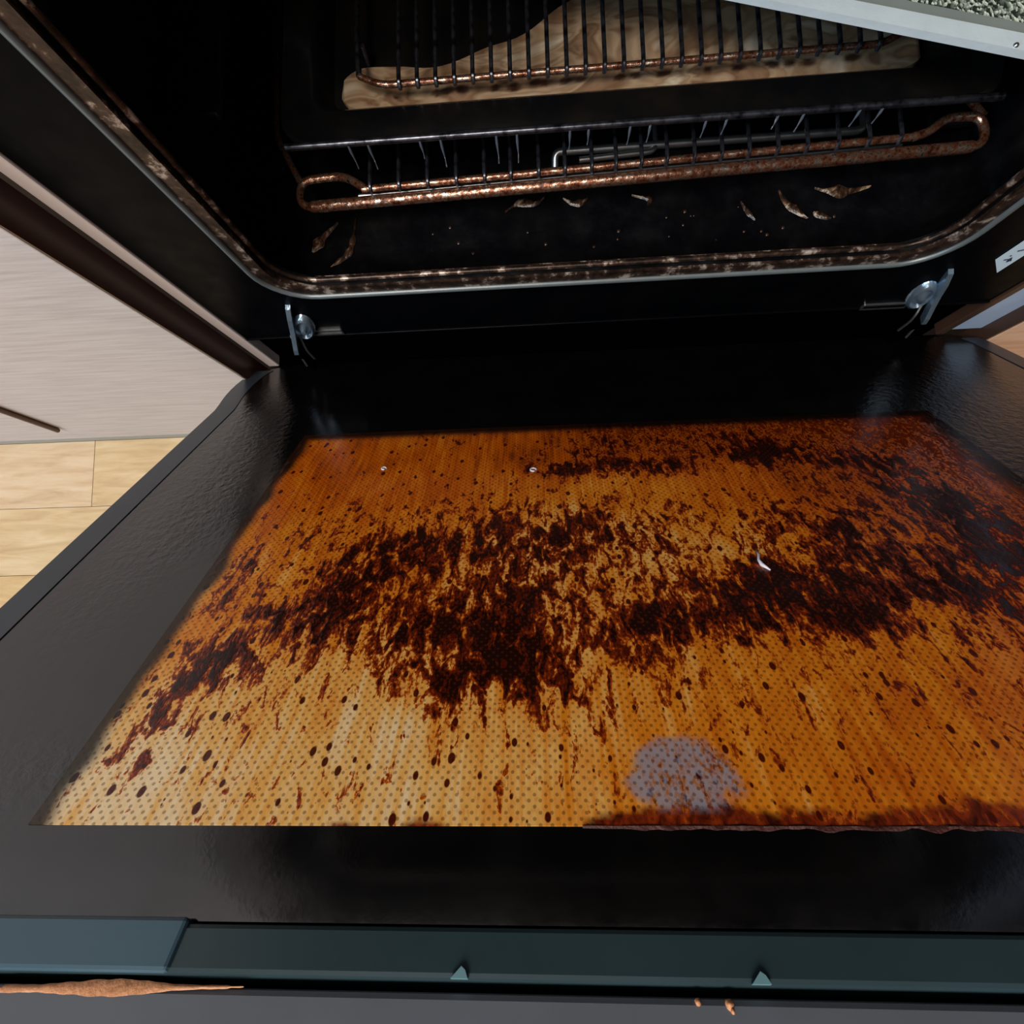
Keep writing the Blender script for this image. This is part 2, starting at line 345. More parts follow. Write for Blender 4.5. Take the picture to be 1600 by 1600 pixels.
# seal around the opening: brown band, bright outer bead, thin inner bead
bm = B_(); ring(bm, rrect(OX0 + 0.0005, OX1 - 0.0005, OZ0 + 0.0005, OZ1, 0.030), rrect(OX0 + 0.0085, OX1 - 0.0085, OZ0 + 0.0085, OZ1 - 0.008, 0.024), XZ, -0.0016, 0.007)
bmesh.ops.bevel(bm, geom=[e for e in bm.edges if len(e.link_faces) == 2 and e.calc_face_angle(0) > 1.2], offset=0.0012, segments=2, affect='EDGES'); obj('door_seal', bm, MAT['seal'], oven, True)
bm = B_(); tube(bm, [Vector((a, -0.0016, b)) for a, b in rrect(OX0 - 0.0005, OX1 + 0.0005, OZ0 - 0.0002, OZ1 + 0.0005, 0.030)], 0.0019, 8, True); obj('seal_bead', bm, MAT['bead'], oven, True, label='bright steel bead around the oven opening')
bm = B_(); tube(bm, [Vector((a, -0.001 + 0.004, b)) for a, b in rrect(OX0 + 0.0105, OX1 - 0.0105, OZ0 + 0.0108, OZ1 - 0.01, 0.024)], 0.0016, 8, True); obj('inner_bead', bm, MAT['seal'], oven, True)
# side trims
bm = B_(); box(bm, -0.2772, -0.2678, -0.0015, 0.008, 0.002, 0.56, 0.001); obj('side_trim', bm, MAT['trim_pale'], oven, label='pale satin trim strip left of the frame')
bm = B_(); box(bm, 0.2797, 0.2865, -0.0015, 0.008, 0.002, 0.56, 0.001); obj('side_trim', bm, MAT['trim_brown'], oven, label='brown trim strip right of the frame')
# shelf rails on the cavity side walls
for z in (0.128, 0.1943, 0.255):
    for xa, xb in ((-0.2345, -0.2005), (0.1935, 0.2245)):
        bm = B_(); box(bm, xa, xb, 0.05 if z != 0.128 else 0.075, 0.38, z - 0.005, z, 0.0015); obj('side_rail', bm, MAT['cavity'], oven)
# hinge slots
for x0, x1, z in ((-0.216, -0.189, 0.0600), (0.190, 0.222, 0.0565)):
    bm = B_(); ring(bm, rrect(x0, x1, z - 0.0045, z + 0.0025, 0.001, 2), rrect(x0 + 0.0012, x1 - 0.0012, z - 0.0030, z + 0.0010, 0.0006, 2), XZ, -0.0014, 0.001); s_ = obj('hinge_slot', bm, MAT['steel'], oven)
# hinges
def hinge(X, sgn):
    bm = B_()
    poly = [(0.003, 0.101), (-0.003, 0.099), (-0.006, 0.090), (-0.0075, 0.078), (-0.0095, 0.068), (-0.0125, 0.056), (-0.0130, 0.049), (-0.0075, 0.047), (-0.0045, 0.060), (-0.001, 0.078), (0.003, 0.084)]
    prism(bm, poly, lambda a, b, s: Vector((X + sgn * (0.092 - b) * 0.36 + (0.0017 if s else -0.0017), a, b)))
    h = obj('hinge_arm', bm, MAT['hinge'], oven, label='shiny zinc hinge arm')
    bm = B_(); box(bm, X + sgn * 0.016 - 0.002, X + sgn * 0.016 + 0.002, -0.012, -0.0075, 0.016, 0.051); obj('hinge_link', bm, MAT['gap'], h)
    bm = B_()   # bent bracket with a domed oval boss on the frame
    cx = X + sgn * 0.0005 - sgn * 0.0005
    n = 16; rows = []
    for rr, yy in ((1.0, -0.0003), (0.92, -0.0035), (0.74, -0.0045), (0.62, -0.0022), (0.42, -0.0030), (0.2, -0.0062)):
        rows.append([bm.verts.new((cx + sgn * (0.0085 * rr * math.cos(k * 2 * PI / n) - 0.30 * 0.017 * rr * math.sin(k * 2 * PI / n)), yy, 0.070 + 0.017 * rr * math.sin(k * 2 * PI / n))) for k in range(n)])
    for A, Bq in zip(rows, rows[1:]):
        for k in range(n): bm.faces.new((A[k], A[(k + 1) % n], Bq[(k + 1) % n], Bq[k]))
    bm.faces.new(rows[-1]); obj('hinge_bracket', bm, MAT['hinge'], h, True)
    for dx, z0, dy in ((0.008, 0.050, -0.010), (0.016, 0.046, -0.014)):
        bm = B_(); tube(bm, fillet([(X + sgn * dx, -0.001, z0 + 0.012), (X + sgn * dx, -0.009, z0), (X + sgn * dx, dy, z0 - 0.016)], 0.006), 0.0009, 6); obj('hinge_pin', bm, MAT['steel'], h, True)
hinge(-0.2140, -1); hinge(0.2210, 1)
# heating element on the cavity floor
bm = B_(); z = 0.117
tube(bm, fillet([(-0.0285, 0.0770, z - 0.005), (-0.0285, 0.0835, z), (0.163, 0.0838, z), (0.163, 0.30, z), (-0.0287, 0.30, z), (-0.0287, 0.16, z)], 0.006), 0.0024, 8)
obj('heating_element', bm, MAT['steel'], oven, True)
bm = B_(); tube(bm, fillet([(-0.0133, 0.0768, z), (0.0353, 0.0794, z), (0.0353, 0.20, z)], 0.006), 0.0018, 8); obj('heating_element', bm, MAT['steel'], oven, True)
# sticker on the right of the frame
bm = B_(); prism(bm, [(0.2375, 0.1085), (0.2375, 0.160), (0.2510, 0.160), (0.2510, 0.0935)], lambda a, b, s: Vector((a, -0.0004 - 0.0004 * s, b)))
stk = obj('sticker', bm, MAT['sticker'], oven, label='white printed sticker on the black frame')
for cz, pts in ((0.1085, [(0, 0), (0.0035, 0.0008), (0.0048, -0.001), (0.0034, -0.002), (0.0026, 0.0022)]), (0.1125, [(0, 0), (0.0006, 0.0006)]), (0.1175, [(0, 0), (0.003, 0.0012), (0.005, 0.0004)]), (0.128, [(0, 0), (0.004, 0.0), (0.004, 0.003)]), (0.136, [(0, 0), (0.005, 0.0014)])):
    bm = B_(); tube(bm, [Vector((0.2425 + a, -0.0009, cz + b)) for a, b in pts], 0.0005, 5); obj('printed_mark', bm, MAT['ink'], stk)

# ------------------------------------------------------------------ oven door, half open: local x across, local y = -distance from hinge, local z = inner side
door = thing('oven_door', 'half-open black oven door whose glass window is covered in burnt brown grease', 'door', (0, 0, 0))
door.rotation_euler = (math.radians(43.034 - 90), 0, 0)
WX0, WX1, WV0, WV1 = -0.1965, 0.1945, 0.1345, 0.3685
DX0, DX1, DV1 = -0.2835, 0.3085, 0.3905
# inner face frame (grid so that the crust attribute can vary), with opening for the window
def crustval(u, v):
    a = math.exp(-((u + 0.238) / 0.022) ** 2) * (1 / (1 + math.exp(-(v - 0.07) / 0.02))) * (1 / (1 + math.exp((v - 0.27) / 0.02)))
    b = math.exp(-((u + 0.21) / 0.02) ** 2 - ((v - 0.352) / 0.012) ** 2)
    c = math.exp(-((u - 0.225) / 0.05) ** 2 - ((v - 0.15) / 0.10) ** 2) * 0.9
    return min(1, a + 0.6 * b + c)
bm = B_()
lay = bm.verts.layers.float.new('crust')
us = sorted(set([DX0 + (DX1 - DX0) * k / 74 for k in range(75)] + [WX0, WX1])); vs_ = sorted(set([0.001 + (DV1 - 0.001) * k / 50 for k in range(51)] + [WV0, WV1]))
vm = {}
def edgeu(u, v):
    if v < 0.085:   # the side edges flare and the hinge corners are rounded off
        k = 1 + 0.020 * math.sin(PI * max(0, v) / 0.085) if u < 0 else 1.0
        if v < 0.02: k *= 1 - 0.055 * ((0.02 - v) / 0.026) ** 2
        return u * k
    return u
def gv(i, j):
    if (i, j) not in vm:
        u, v = us[i], vs_[j]; cr = crustval(u, v)
        q = bm.verts.new((edgeu(u, v), -v, -0.006 - (0.0015 if (j == len(vs_) - 1 or i in (0, len(us) - 1)) else 0))); q[lay] = cr; vm[(i, j)] = q
    return vm[(i, j)]
for i in range(len(us) - 1):
    for j in range(len(vs_) - 1):
        if us[i] >= WX0 - 1e-6 and us[i + 1] <= WX1 + 1e-6 and vs_[j] >= WV0 - 1e-6 and vs_[j + 1] <= WV1 + 1e-6: continue
        bm.faces.new((gv(i, j), gv(i + 1, j), gv(i + 1, j + 1), gv(i, j + 1)))
ext = bmesh.ops.extrude_face_region(bm, geom=list(bm.faces))
for g_ in ext['geom']:
    if isinstance(g_, bmesh.types.BMVert): g_.co.z += 0.006
fr = obj('door_frame', bm, MAT['doorblack'], door, True)
for u0, u1 in ((-0.2838, -0.2690), (0.2960, 0.3086)):
    bm = B_(); vv = [0.012 + 0.378 * k / 40 for k in range(41)]
    poly = [(edgeu(u0, v), v) for v in vv] + [(edgeu(u1, v), v) for v in vv[::-1]]
    prism(bm, poly, lambda a, b, q: Vector((a, -b, -0.005 if q == 0 else 0.0004))); obj('bevel_sheen', bm, MAT['bevel_sheen'], door, label='dull blue grey sheen along the side of the door, built as a strip')  # sheen on the bevelled door edge, given as a blue grey strip
# door body behind the frame
bm = B_()
YX = lambda a, b, d: Vector((a, -b, d))
ring(bm, rrect(-0.279, 0.304, 0.002, 0.3895, 0.006, 3), rrect(WX0 - 0.004, WX1 + 0.004, WV0 - 0.004, WV1 + 0.004, 0.004, 3), YX, -0.0345, -0.0075); obj('door_body', bm, MAT['gap'], door)
bm = B_(); box(bm, -0.2840, 0.3080, -0.446, -0.004, -0.0395, -0.035, 0.001); obj('outer_glass', bm, MAT['enamel'], door)
# stained inner window glass
GA = [(0.0, 0.262, 0.17, 0.045, 0.38), (0.12, 0.225, 0.07, 0.05, 0.32), (0.06, 0.325, 0.08, 0.03, 0.22), (-0.05, 0.335, 0.10, 0.014, 0.16), (-0.12, 0.225, 0.06, 0.03, 0.22), (0.08, 0.168, 0.11, 0.022, 0.55), (0.15, 0.29, 0.05, 0.03, 0.35), (-0.06, 0.235, 0.07, 0.02, 0.25), (-0.058, 0.265, 0.042, 0.0325, 0.85), (-0.176, 0.319, 0.0099, 0.008, 0.8), (-0.164, 0.313, 0.0201, 0.011, 0.9), (-0.149, 0.293, 0.0242, 0.0144, 0.9), (-0.125, 0.274, 0.0255, 0.0181, 0.8), (-0.103, 0.299, 0.0255, 0.0136, 0.75), (-0.08, 0.32, 0.0185, 0.0102, 0.75), (-0.046, 0.318, 0.0205, 0.0115, 0.8), (-0.068, 0.297, 0.0251, 0.0179, 0.75), (-0.013, 0.3, 0.0264, 0.0132, 0.85), (0.029, 0.294, 0.0239, 0.0136, 0.8), (0.013, 0.271, 0.0263, 0.0212, 0.55), (0.058, 0.283, 0.0244, 0.0192, 0.75), (0.102, 0.27, 0.0274, 0.0209, 0.85), (0.152, 0.233, 0.0248, 0.0264, 0.9), (0.15, 0.26, 0.0151, 0.0187, 0.8), (0.076, 0.297, 0.0206, 0.0118, 0.6), (0.123, 0.289, 0.0161, 0.0124, 0.5), (-0.031, 0.185, 0.0196, 0.0091, 1.1), (0.012, 0.183, 0.0279, 0.0104, 1.2), (0.077, 0.177, 0.0205, 0.0119, 1.1), (0.114, 0.188, 0.0195, 0.0146, 0.9), (0.056, 0.151, 0.0512, 0.0121, 0.7), (-0.003, 0.159, 0.0262, 0.0104, 0.7), (0.141, 0.199, 0.0246, 0.0222, 0.8), (0.06, 0.243, 0.0309, 0.0173, 0.55), (-0.028, 0.234, 0.0245, 0.0165, 0.5), (-0.114, 0.245, 0.028, 0.0178, 0.55), (-0.08, 0.216, 0.0201, 0.016, 0.4), (0.095, 0.23, 0.0259, 0.0187, 0.5), (-0.157, 0.228, 0.0169, 0.0199, 0.35), (-0.15, 0.355, 0.0046, 0.0035, 0.7), (-0.177, 0.351, 0.0054, 0.006, 0.9), (-0.187, 0.348, 0.0044, 0.0042, 0.6), (-0.181, 0.332, 0.0071, 0.0095, 0.7), (-0.08, 0.325, 0.0036, 0.0055, 1.2), (-0.034, 0.328, 0.0054, 0.0038, 0.8), (-0.096, 0.148, 0.0033, 0.0194, 0.9), (-0.103, 0.322, 0.007, 0.0051, 0.6), (0.016, 0.321, 0.0129, 0.0074, 0.35), (-0.169, 0.336, 0.0069, 0.0057, 0.5), (-0.142, 0.337, 0.0045, 0.0041, 0.5), (-0.183, 0.26, 0.0056, 0.0124, 0.8), (-0.186, 0.28, 0.0052, 0.0109, 0.6)]
TN = [(-.17, .355, 0), (-.1, .355, .1), (-.05, .36, .35), (0, .36, .6), (.05, .355, .75), (.08, .33, .7), (-.15, .33, .25), (-.06, .33, .4), (.02, .33, .55), (.08, .3, .65), (-.16, .29, .6), (-.1, .24, .65), (-.05, .25, .25), (0, .25, .3), (.05, .25, .5), (.1, .25, .8), (.15, .23, 1.2), (-.16, .18, .9), (-.1, .17, .85), (-.04, .16, 1.0), (0, .16, 1.3), (.05, .15, 1.4), (.1, .16, 1.4), (.17, .16, 1.4), (0, .2, .6), (.06, .2, .8), (.1, .2, 1.1), (-.1, .20, .85), (.17, .3, .9), (.17, .35, .8)]
bm = B_(); L = {k: bm.verts.layers.float.new(k) for k in ('dens', 'tone', 'gray', 'fade', 'red')}
GX0, GX1, GV0, GV1 = WX0 - 0.003, WX1 + 0.003, WV0 - 0.003, WV1
nu, nv = 270, 170; grid = []
for j in range(nv + 1):
    row = []
    for i in range(nu + 1):
        u = GX0 + (GX1 - GX0) * i / nu; v = GV0 + (GV1 - GV0) * j / nv
        q = bm.verts.new((u, -v, -0.0050))
        d = 0
        for a, b, su, sv, am in GA:
            e = ((u - a) / su) ** 2 + ((v - b) / sv) ** 2
            if e < 12: d = d + am * math.exp(-e * 0.8) * (1 - 0.35 * min(1, d))
        q[L['dens']] = 0.016 + 0.125 * min(d, 1.0) + 0.22 * max(0, min(d, 1.6) - 0.95) + 0.10 * max(0, noise.noise(Vector((u * 45, v * 38, 7.7)))) * min(d, 1.0) - 0.05 * max(0, noise.noise(Vector((u * 45, v * 38, 7.7))) * -1) * min(d, 1)
        rh = 0.0015 + 0.0062 * max(0, min(1, (u + 0.040) / 0.02)) * (0.75 + 0.7 * noise.noise(Vector((u * 60, 1.7, 0))) + 0.35 * noise.noise(Vector((u * 260, 4.2, 0)))) + 0.03 * max(0, u - 0.03)
        if -0.12 < u <= -0.036: rh = 0.0035 * max(0, noise.noise(Vector((u * 90, 5.5, 0))))
        q[L['red']] = max(0, min(1, (v - (0.3690 - rh)) / 0.0016)) if rh > 0.0002 and u > -0.12 else 0
        ws = tt = 0
        for a, b, tv in TN:
            wv = 1 / ((u - a) ** 2 + (v - b) ** 2 + 2e-4) ** 1.5; ws += wv; tt += wv * tv
        q[L['tone']] = tt / ws
        # the pale grey patch, half-moon shaped
        e = math.sqrt(((u + 0.0060) / 0.0180) ** 2 + ((v - 0.3540) / 0.0125) ** 2) + 0.22 * (noise.noise(Vector((u * 160, v * 160, 0))))
        if u < -0.011: e += (-0.011 - u) * max(0, 0.356 - v) * 3500
        q[L['gray']] = max(0, min(1, (1.0 - e) * 5)) if v < 0.363 else max(0, min(1, (1 - e) * 5)) * max(0, 1 - (v - 0.363) / 0.002)
        ed = min((v - WV0 - 0.001) / 0.008, (u - WX0) / 0.006 + noise.noise(Vector((v * 60, 0.3, 0))) * 0.6, (WX1 - u) / 0.016, 1)
        k_ = 1 - max(0, min(1, ed)); q[L['fade']] = k_ * k_ * (3 - 2 * k_) * 0.96
        row.append(q)
    grid.append(row)
for j in range(nv):
    for i in range(nu): bm.faces.new((grid[j][i], grid[j][i + 1], grid[j + 1][i + 1], grid[j + 1][i]))
ext = bmesh.ops.extrude_face_region(bm, geom=list(bm.faces))
for g_ in ext['geom']:
    if isinstance(g_, bmesh.types.BMVert): g_.co.z += 0.0053
obj('window_glass', bm, MAT['window'], door, label='glass with a dot print, coated in orange and burnt brown grease streaks')
# rail and trim at the free end
bm = B_(); box(bm, -0.276, 0.3085, -0.4012, -0.3912, -0.012, 0.0005, 0.0012); obj('edge_rail', bm, MAT['teal'], door, label='rail along the free edge of the door, a dull teal reflection put into its colour')  # the teal is a reflection on this band, put into its colour
bm = B_(); box(bm, -0.2835, -0.1375, -0.4010, -0.3902, -0.006, 0.0016, 0.0010); obj('bright_reflection', bm, MAT['teal_light'], door, label='lighter blue grey part of the reflection, built at the left end of the rail')  # brighter left part of that reflection, modelled as a raised block
bm = B_(); box(bm, -0.2835, 0.3085, -0.4035, -0.398, -0.034, -0.012); obj('rail_gap', bm, MAT['gap'], door)
bm = B_(); box(bm, -0.2835, 0.3085, -0.446, -0.4030, -0.034, -0.0005, 0.0015); obj('end_trim', bm, MAT['trim_grey'], door)
bm = B_(); tube(bm, fillet([(-0.22, -0.425, -0.0395), (-0.22, -0.425, -0.075), (0.245, -0.425, -0.075), (0.245, -0.425, -0.0395)], 0.012), 0.007, 12); obj('handle', bm, MAT['steel'], door, True)
for u, wdt in ((-0.067, 0.0021), (0.0012, 0.0022)):
    bm = B_(); hh = 0.0022 if wdt > 0.002 else 0.0012
    prism(bm, [(u - wdt, 0.4011), (u + wdt * 0.9, 0.4011), (u + wdt * 0.55, 0.4011 - hh * 0.7), (u + 0.1 * wdt, 0.4011 - hh)], lambda a, b, s: Vector((a, -b, 0.0003 + 0.0011 * s))); obj('clip', bm, MAT['clip'], door, label='small pale teal clip on the rail')
# ragged crust along the near edge of the window, right of centre
bm = B_(); up_, lo_ = [], []
for k in range(111):
    u = -0.036 + 0.190 * k / 110
    hgt = 0.0006 + 0.0016 * max(0, min(1, (u + 0.036) / 0.03)) * (0.55 + 0.9 * noise.noise(Vector((u * 70, 1.7, 0)))) + 0.0008 * noise.noise(Vector((u * 320, 4.2, 0)))
    tp = min(1, k / 12); hgt = max(0.0006, hgt) * tp + 0.0001
    low = 0.3686 + 0.0004 * tp + tp * 0.0011 * noise.noise(Vector((u * 180, 9.1, 0)))
    zz = 0.0002 + 0.0003 * noise.noise(Vector((u * 200, 2.2, 0)))
    up_.append((bm.verts.new((u, -(0.3675 - hgt), -0.0012)), bm.verts.new((u, -(0.3678 - hgt * 0.45), zz - 0.0005)), bm.verts.new((u, -0.3685, zz + 0.0003)), bm.verts.new((u, -low - 0.0004, 0.0001))))
for A, Bq in zip(up_, up_[1:]):
    for k in range(3): bm.faces.new((A[k], A[k + 1], Bq[k + 1], Bq[k]))
obj('grease_crust', bm, MAT['crust'], door, True, label='ragged red brown grease crust along the window edge')

# little things lying on the door, placed in the door's own plane
Md = Matrix.Translation((0, 0, H)) @ Matrix.Rotation(math.radians(43.034 - 90), 4, 'X')
def on_door(name, bm, mat, u, v, z, label, cat, smooth=True, group=None):
    finish(bm, smooth); me = bpy.data.meshes.new(name); bm.to_mesh(me); bm.free(); me.materials.append(mat)
    o = bpy.data.objects.new(name, me); C.objects.link(o); o.matrix_world = Md @ Matrix.Translation((u, -v, z))
    o['label'] = label; o['category'] = cat
    if group: o['group'] = group
    return o
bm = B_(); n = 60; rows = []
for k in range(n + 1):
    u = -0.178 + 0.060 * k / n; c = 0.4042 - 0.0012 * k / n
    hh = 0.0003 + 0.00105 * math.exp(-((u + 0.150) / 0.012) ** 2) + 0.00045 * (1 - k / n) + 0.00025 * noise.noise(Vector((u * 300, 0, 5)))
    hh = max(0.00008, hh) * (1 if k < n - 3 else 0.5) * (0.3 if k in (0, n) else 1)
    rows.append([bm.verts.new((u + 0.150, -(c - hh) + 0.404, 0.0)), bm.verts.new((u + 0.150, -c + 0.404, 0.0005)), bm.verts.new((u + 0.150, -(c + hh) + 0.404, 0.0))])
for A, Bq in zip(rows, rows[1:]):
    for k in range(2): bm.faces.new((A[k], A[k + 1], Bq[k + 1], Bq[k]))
on_door('wood_reflection', bm, MAT['peach_crumb_refl'], -0.150, 0.404, -0.0004, 'long thin peach reflection of wood, built as a strip on the near left edge of the door', 'reflection')  # wood reflected along the edge, modelled as a coloured strip
bm = B_(); tube(bm, fillet([(0.0006, 0.0085, 0), (-0.0012, 0.003, 0.0007), (-0.0014, -0.001, 0.0006), (0.0012, -0.005, 0)], 0.003), [0.0002] + [0.0006] * 12 + [0.0002], 6) if False else tube(bm, [(0.0004, 0.0085, 0.0003), (-0.0002, 0.004, 0.0010), (-0.0013, 0.0005, 0.0010), (-0.0008, -0.002, 0.0008), (0.0018, -0.005, 0.0003)], [0.0002, 0.0005, 0.0006, 0.0009, 0.0003], 7)
on_door('bristle', bm, MAT['white_bit'], 0.0496, 0.2644, 0.0003, 'tiny curled white bristle lying on the stained glass', 'bristle')
for u, v, s_, lab in ((-0.0483, 0.1841, 0.0016, 'tiny pale ring-shaped crumb beside the dark grease bar'), (-0.1358, 0.1770, 0.0013, 'tiny pale crumb on the plain orange far left of the glass')):
    bm = B_(); tube(bm, [(s_ * math.cos(a * PI / 6), s_ * math.sin(a * PI / 6), 0.0003) for a in range(11)], 0.00045, 6); on_door('crumb', bm, MAT['white_bit'], u, v, 0.0003, lab, 'crumb')
for k, (u, v, s_) in enumerate(((-0.0135, 0.4040, 0.0007), (-0.0068, 0.4043, 0.0009), (-0.0064, 0.4054, 0.0005))):
    bm = B_(); bmesh.ops.create_icosphere(bm, subdivisions=2, radius=s_)
    for q in bm.verts: q.co *= 1 + 0.5 * noise.noise(q.co * 1500 + Vector((k, 0, 0)))
    on_door('crumb', bm, MAT['peach_crumb_refl'], u, v, -0.0003, ('small peach crumb on the grey end trim, leftmost of three', 'largest of the three peach crumbs on the grey end trim', 'smallest peach crumb on the grey end trim, nearest the viewer')[k], 'crumb', group='crumbs on the end trim')

# ------------------------------------------------------------------ lower wire shelf
sh = thing('wire_shelf', 'lower wire oven shelf with a thick rusty front bar', 'oven shelf', (0.016, 0.2, 0.128))
sk = lambda xx: (xx + 0.178) / 0.39      # the shelf sits a little askew
zb = 0.1345
path = fillet([(-0.144, 0.0495, 0.1385), (-0.1585, 0.0608, 0.1365), (-0.1865, 0.0598, 0.1355), (-0.1865, 0.0428, zb), (0.2165, 0.0540, zb), (0.2165, 0.0717, 0.1355), (0.1955, 0.0716, 0.1362), (0.1850, 0.0628, 0.137), (0.1745, 0.0590, 0.1385)], 0.0085, 6)
i0 = min(range(len(path)), key=lambda i: (path[i] - Vector((-0.178, 0.043, zb))).length); i1 = min(range(len(path)), key=lambda i: (path[i] - Vector((0.208, 0.0538, zb))).length)
bm = B_(); tube(bm, path, [0.0024 if (i < i0 or i > i1) else 0.0034 for i in range(len(path))], 10); obj('front_bar', bm, MAT['rust'], sh, True, label='thick rusty front bar with looped ends')
bm = B_(); tube(bm, [(-0.1465, 0.0492, 0.1385), (0.1765, 0.0590, 0.1385)], 0.0021, 8); obj('cross_bar', bm, MAT['rust'], sh, True)
bm = B_(); tube(bm, [(-0.152, 0.0530, 0.1285), (0.175, 0.0630, 0.1285)], 0.0013, 8); obj('under_bar', bm, MAT['steel'], sh, True)
bm = B_(); tube(bm, [(-0.1865, 0.36, 0.1385), (0.2085, 0.36, 0.1385)], 0.0021, 8); obj('cross_bar', bm, MAT['rust'], sh, True)
for xx, y0, ox in ((-0.1865, 0.0598, -0.206), (0.2085, 0.0717, 0.2085)):
    bm = B_(); tube(bm, fillet([(xx if xx < 0 else 0.2165, y0, 0.1355), ((-0.2045 if xx < 0 else 0.2085), 0.095, 0.1318), (-0.2045 if xx < 0 else 0.2085, 0.36, 0.1318)], 0.01), 0.0022, 8); obj('side_bar', bm, MAT['rust'], sh, True)
WXS = [-0.1408, -0.1233, -0.106, -0.0887, -0.0719, -0.0563, -0.0397, -0.0243, -0.0086, 0.0055, 0.0203, 0.035, 0.0507, 0.0664, 0.0819, 0.0981, 0.1146, 0.132, 0.149, 0.1665]
bm = B_(); tube(bm, fillet([(0, -0.0022, 0.1372), (0, -0.0010, 0.1412), (0, 0.004, 0.1414), (0, 0.312, 0.1414)], 0.0018, 3), 0.0012, 7)
first = None
for xx in WXS:
    yb = 0.0492 + 0.0098 * (xx + 0.1465) / 0.323
    if first is None: first = obj('shelf_wire', bm, MAT['wire'], sh, True); first.location = (xx, yb, 0); continue
    c = first.copy(); C.objects.link(c); c.parent = sh; c.location = (xx, yb, 0)

# ------------------------------------------------------------------ pan on the shelf, foam in it, rack over it
pan = thing('roasting_pan', 'black enamel roasting pan with a wide front lip, resting on the wire shelf', 'pan', (0.011, 0.2, 0.143))
bm = B_(); PX0, PX1, PY0, PY1 = -0.1850, 0.2055, 0.0565, 0.36; zl = 0.1640
secs = []
for ix, iy, z, r in ((0.001, 0.001, zl - 0.0032, 0.020), (0.0, 0.0, zl - 0.001, 0.021), (0.0015, 0.0015, zl + 0.0006, 0.021), (0.0035, 0.0040, zl - 0.0004, 0.02), (0.016, 0.021, zl - 0.0010, 0.016), (0.020, 0.026, zl - 0.005, 0.016), (0.024, 0.031, 0.1462, 0.016), (0.032, 0.040, 0.1452, 0.012)):
    secs.append([bm.verts.new((a, b, z)) for a, b in rrect(PX0 + ix, PX1 - ix, PY0 + iy, PY1 - ix, r)])
for A, Bq in zip(secs, secs[1:]):
    n = len(A)
    for k in range(n): bm.faces.new((A[k], A[(k + 1) % n], Bq[(k + 1) % n], Bq[k]))
bm.faces.new(secs[-1])
po = obj('pan_body', bm, MAT['pan'], pan, True)
md = po.modifiers.new('thickness', 'SOLIDIFY'); md.thickness = 0.0012; md.offset = -1
bm = B_(); tube(bm, [(PX0 + 0.004, PY0 + 0.0005, zl), (PX1 - 0.004, PY0 + 0.0005, zl)], 0.0019, 8); obj('front_rim', bm, MAT['wire'], pan, True, label='worn bare metal front rim')
GLINTS = [(-0.1454, 0.0168), (-0.1344, 0.0183), (-0.1052, 0.0128), (-0.0937, 0.0200), (-0.0628, 0.0200), (-0.0514, 0.0205), (-0.0224, 0.0140), (-0.0123, 0.0110), (0.0101, 0.0130), (0.0208, 0.0121), (0.0503, 0.0115), (0.0612, 0.0102), (0.0879, 0.0091), (0.1013, 0.0120), (0.1302, 0.0110), (0.1416, 0.0100)]
for xx, ln in GLINTS:
    bm = B_(); tube(bm, [(xx, PY0 - 0.0008, zl), (xx, PY0 - 0.0010, zl - ln * 0.25), (xx + 0.0002, PY0 - 0.0008, zl - ln * 0.7), (xx, PY0 - 0.0008, zl - ln)], [0.0006, 0.0008, 0.0003, 0.0004], 7); obj('rim_glint', bm, MAT['rim_glint'], pan, True, label='pale glint below the pan rim, modelled as a thin strand')  # upright reflections under the rim, modelled as pale strands
# foam
WIRE_REFL = [(-0.098, 0.0984), (-0.0919, 0.0991), (-0.0832, 0.0996), (-0.0636, 0.0996), (-0.0528, 0.0983), (-0.0396, 0.1001), (-0.0348, 0.0997), (-0.0225, 0.1003), (-0.0148, 0.1008), (0.0084, 0.1001), (0.0175, 0.1005), (0.0339, 0.1), (0.0584, 0.0999), (0.0756, 0.1), (0.0941, 0.1004), (0.1037, 0.1004), (0.1139, 0.1003), (0.1377, 0.1002)]  # where the rack wires reflect; painted dark into the foam
bm = B_(); ls = bm.verts.layers.float.new('spot'); nx, ny = 150, 46; rows = []
for j in range(ny + 1):
    row = []
    for i in range(nx + 1):
        xx = -0.156 + 0.333 * i / nx
        tap = min(1, (i / nx) / 0.05, (1 - i / nx) / 0.05); tap = math.sqrt(max(0.02, 1 - (1 - tap) ** 2))
        back_ = 0.118 + 0.052 * (1 / (1 + math.exp(-(xx + 0.03) / 0.018))) + 0.010 * noise.noise(Vector((xx * 25, 2, 0))) - 0.03 / (1 + math.exp(-(xx - 0.12) / 0.012))
        yy = 0.1035 + ((back_ - 0.1035) * j / ny if j / ny > 0.5 and False else (back_ - 0.0905) * j / ny - 0.013) * tap
        zz = 0.1492 + 0.0010 * noise.noise(Vector((xx * 40, yy * 60, 0)))
        if i in (0, nx) or j in (0, ny): zz = 0.1466
        q = bm.verts.new((xx, yy, zz)); d = 0
        for k, (a, b) in enumerate(WIRE_REFL):
            rx = 0.0028 + 0.0008 * ((k * 7) % 3); tx = (xx - a) - (yy - b) * (0.5 if k % 2 else 0)
            d = max(d, 2.2 - 1.6 * math.sqrt((tx / rx) ** 2 + ((yy - b) / 0.0023) ** 2))
        q[ls] = max(0, min(0.9, d)); row.append(q)
    rows.append(row)
for j in range(ny):
    for i in range(nx): bm.faces.new((rows[j][i], rows[j][i + 1], rows[j + 1][i + 1], rows[j + 1][i]))
obj('cleaner_foam', bm, MAT['foam'], None, True, base=(0, 0.12, 0.146), label='marbled tan and brown oven cleaner foam pooled in the roasting pan', cat='foam', kind='stuff')
